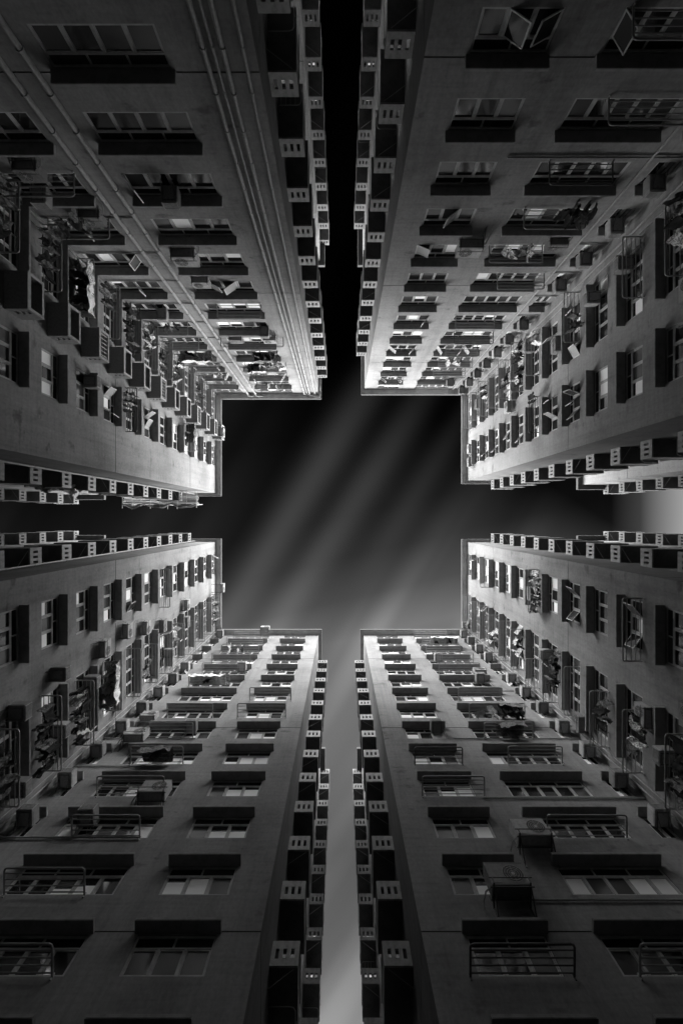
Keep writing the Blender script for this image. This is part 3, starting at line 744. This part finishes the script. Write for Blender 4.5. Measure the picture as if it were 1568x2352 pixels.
# --- lower left tower, lower wall
rack('SW', 'a', -3.77, -6.85, 7); rack('SW', 'a', -3.8, -7.1, 6)
for j, u0, u1 in ((0, 8.6, 12.0), (2, 8.6, 11.5), (1, 9.3, 12.2), (3, 8.7, 12.0), (4, 8.8, 11.7), (5, 9.2, 12.2), (6, 8.8, 11.9), (8, 9.1, 12.4), (9, 8.4, 12.2), (10, 8.6, 12.2), (11, 8.3, 12.0), (12, 8.4, 12.3), (13, 8.6, 12.2)):
    rack('SW', 'a', -u0, -u1, j)
wash('SW', 'a', -9.4, -12.2, 8, ['cloth_dark'], 1, sheets=[(.25, 'cloth_pale', 14), (.7, 'cloth_pale', 15)])
wash('SW', 'a', -9.6, -10.8, 4, ['cloth_grey'], 1, sheets=[(.5, 'cloth_grey', 16)])
ac('SW', 'a', -12.5, 5, 'split', 'pale').scale = (1.25,) * 3; ac('SW', 'a', -9.0, 3, 'split', 'pale', dh=.1).scale = (1.3,) * 3; ac('SW', 'a', -8.9, 9, 'box', 'pale'); ac('SW', 'a', -9.6, 5, 'box', 'grey'); ac('SW', 'a', -12.9, 6, 'split', 'pale')
ac('SW', 'a', -8.7, 13, 'split', 'pale', dh=.9, out=.75); ac('SW', 'a', -11.3, 2, 'box', 'grey')
for j in (2, 3, 4, 5, 6, 7, 8, 9, 13): ac('SW', 'a', -14.0, j, 'box', 'pale' if j % 2 else 'grey')
# --- lower right tower, right wall
ac('SE', 'b', -5.7, 7, 'split', 'grey', dh=1.0); ac('SE', 'b', -9.6, 6, 'box', 'pale', dh=.1); ac('SE', 'b', -9.4, 3, 'split', 'pale'); ac('SE', 'b', -10.6, 2, 'box', 'pale'); ac('SE', 'b', -12.4, 5, 'split', 'grey'); ac('SE', 'b', -12.3, 13, 'box', 'grey'); ac('SE', 'b', -8.2, 2, 'split', 'grey')
rack('SE', 'b', -4.0, -6.9, 11, .8); rack('SE', 'b', -3.8, -7.0, 7, .8); rack('SE', 'b', -3.9, -7.0, 3, 1.0)
for j, u0, u1 in ((1, 9.0, 12.3), (2, 9.2, 12.4), (3, 9.4, 12.5), (4, 9.6, 12.7), (5, 9.2, 12.2), (6, 9.0, 12.6), (8, 9.0, 12.3), (7, 10.5, 12.7), (9, 9.0, 12.5), (10, 9.1, 12.6), (11, 8.8, 12.3), (12, 8.9, 12.3), (13, 8.7, 12.3)):
    rack('SE', 'b', -u0, -u1, j)
wash('SE', 'b', -3.9, -6.9, 7, ['cloth_print', 'cloth_dark', 'cloth_print', 'cloth_grey'], 11, p=.8)
wash('SE', 'b', -9.2, -11.2, 6, ['cloth_dark', 'cloth_dark', 'cloth_grey', 'cloth_dark'], 11)
wash('SE', 'b', -9.4, -12.0, 2, ['cloth_grey', 'cloth_dark', 'cloth_dark'], 9); wash('SE', 'b', -9.6, -11.2, 3, ['cloth_grey', 'cloth_print', 'cloth_dark'], 6)
wash('SE', 'b', -11.6, -12.4, 13, ['cloth_dark', 'cloth_grey'], 4)
# --- lower right tower, lower wall
ac('SE', 'a', 6.1, 5, 'box', 'grey'); ac('SE', 'a', 9.3, 10, 'box', 'pale', dh=-.3); ac('SE', 'a', 12.1, 9, 'split', 'pale', dh=.3); ac('SE', 'a', 11.6, 8, 'box', 'grey'); ac('SE', 'a', 7.9, 2, 'split', 'pale').scale = (1.4,) * 3; ac('SE', 'a', 6.0, 1, 'split', 'grey', dh=.4).scale = (1.4,) * 3
rack('SE', 'a', 4.1, 6.75, 4, .95, tone='steel_dark'); rack('SE', 'a', 4.0, 7.05, 3); rack('SE', 'a', 3.85, 6.95, 0, tone='steel_dark')
for j, u0, u1 in ((0, 8.9, 12.4), (2, 8.8, 12.2), (4, 9.3, 12.3), (5, 8.9, 11.9), (6, 8.8, 12.6), (7, 8.8, 12.0), (9, 8.6, 12.2), (10, 9.1, 12.5), (11, 8.6, 12.0), (12, 8.7, 12.4), (13, 8.3, 12.0)):
    rack('SE', 'a', u0, u1, j)
wash('SE', 'a', 9.2, 12.4, 6, ['cloth_dark', 'cloth_dark', 'cloth_grey', 'cloth_print'], 9, sheets=[(.75, 'cloth_grey', 17)])
wash('SE', 'a', 9.6, 11.4, 5, ['cloth_grey'], 1, sheets=[(.5, 'cloth_grey', 18)])
wash('SE', 'a', 9.4, 12.3, 12, ['cloth_dark'], 2, sheets=[(.35, 'cloth_pale', 19), (.8, 'cloth_pale', 20)])
for j in (1, 2, 3, 4, 5, 6, 7, 8, 10, 11, 12, 13): ac('SE', 'a', 14.2, j, 'box', 'grey' if j % 3 == 0 else 'pale')

# --- a few more garments here and there
for a in (('NE', 'b', 11.0, 12.6, 9, ['cloth_grey', 'cloth_dark'], 4), ('NE', 'b', 12.0, 13.4, 11, ['cloth_print', 'cloth_dark'], 4), ('NE', 'b', 11.4, 12.6, 5, ['cloth_grey', 'cloth_dark'], 3),
          ('SW', 'b', -10.4, -11.8, 7, ['cloth_dark', 'cloth_grey'], 4), ('SW', 'b', -9.4, -10.6, 9, ['cloth_grey', 'cloth_print'], 3), ('SW', 'b', -9.6, -12.0, 2, ['cloth_dark', 'cloth_grey'], 7),
          ('SE', 'b', -10.0, -11.4, 4, ['cloth_dark', 'cloth_grey'], 4), ('SE', 'b', -9.4, -10.8, 8, ['cloth_print', 'cloth_dark'], 4), ('SE', 'b', -10.4, -12.0, 10, ['cloth_dark', 'cloth_print'], 4),
          ('NW', 'b', 11.8, 13.4, 8, ['cloth_dark', 'cloth_grey'], 5), ('NW', 'b', 12.0, 13.8, 9, ['cloth_dark', 'cloth_print'], 5), ('NW', 'b', 11.6, 13.4, 11, ['cloth_grey', 'cloth_dark'], 4), ('NW', 'b', 11.6, 14.0, 3, ['cloth_dark', 'cloth_grey'], 6),
          ('NW', 'a', -8.4, -6.2, 12, ['cloth_dark', 'cloth_print'], 5), ('NW', 'a', -13.6, -12.0, 3, ['cloth_dark', 'cloth_grey'], 4), ('NE', 'a', 9.8, 11.4, 10, ['cloth_print', 'cloth_grey'], 4), ('SW', 'a', -9.6, -11.4, 11, ['cloth_print', 'cloth_dark'], 4)):
    wash(*a)

# --- bamboo scaffold lashed under the eaves over the left alley
w = WALLS['NW', 'vb']; o = obj('bamboo_scaffold', None, None, w.p(-19.5, 47.4)); rr = random.Random(4)
def wp(u, h, d): return w.p(u, h, d) - w.p(-19.5, 47.4)
for k in range(9):
    b = MB(); d = .45 + .13 * k; pts = [wp(-15.6 - 8.2 * t / 6 + rr.uniform(-.08, .08), 47.6 + .12 * math.sin(t + k) + (.02 * k), d + rr.uniform(-.04, .04)) for t in range(7)]
    b.tube(pts, .04, 6); obj('bamboo_pole', b.mesh('bamboo_pole', ['bamboo']), o)
for k in range(9):
    b = MB(); u = -15.8 - 1.0 * k; b.tube([wp(u, 47.55, .02), wp(u + rr.uniform(-.1, .1), 47.5, 1.75 + rr.uniform(-.1, .25))], .035, 6); b.tube([wp(u, 47.5, 1.5), wp(u + .1, 49.4, 1.5 + rr.uniform(-.1, .1))], .035, 6)
    obj('bamboo_bearer', b.mesh('bamboo_bearer', ['bamboo']), o)
b = MB()
def fn(a, c): return wp(-15.7 - 8.1 * a, 47.7 - .3 * math.sin(3.1 * c) + .1 * math.sin(23 * a + 4 * c), 1.45 + .45 * c * abs(math.sin(9 * a)) + .08 * math.sin(31 * a))
b.sheet(fn, 46, 6, .012); obj('netting', b.mesh('netting', ['netting'], True), o)
tag(o, 'bamboo scaffold platform with torn netting above the left alley by the upper left tower', 'scaffold')
for (u, h, d, sc, lab) in ((-18.7, 30.75, 1.0, 1.0, 'pale crumpled plastic bundle on a balcony of the left alley'), (-18.9, 28.0, 1.0, .8, 'smaller grey crumpled bundle one balcony below the pale one in the left alley')):
    b = MB(); r2 = random.Random(int(u * -10)); ph = [r2.uniform(0, 6) for _ in range(6)]
    def fn(a, c):
        th = 2 * math.pi * a; fi = math.pi * c; r_ = .55 * (1 + .22 * math.sin(3 * th + ph[0] + 4 * fi) + .15 * math.sin(7 * th + ph[1]) + .12 * math.sin(9 * fi + ph[2] + 2 * th))
        return (r_ * 1.2 * math.sin(fi) * math.cos(th), r_ * .7 * math.sin(fi) * math.sin(th), r_ * 1.3 * math.cos(fi))
    b.sheet(fn, 20, 12, .01); o = obj('wrapped_bundle', b.mesh('wrapped_bundle', ['cloth_pale' if sc == 1 else 'cloth_grey']), None, w.p(u, h, d), w.rz); o.scale = (sc,) * 3
    tag(o, lab, 'bundle')

# ------------------------------------------------------------------ ground
b = MB(); b.face([(-600, -600, 0), (600, -600, 0), (600, 600, 0), (-600, 600, 0)])
gr = obj('ground', b.mesh('ground', ['asphalt'])); gr['kind'] = 'structure'

for lab, names in USED.items():
    if len(names) > 1 and not all(n.startswith('hanging') for n in names): print('DUP', lab, names)
    if len(lab.split()) > 16: print('LONG', len(lab.split()), lab)
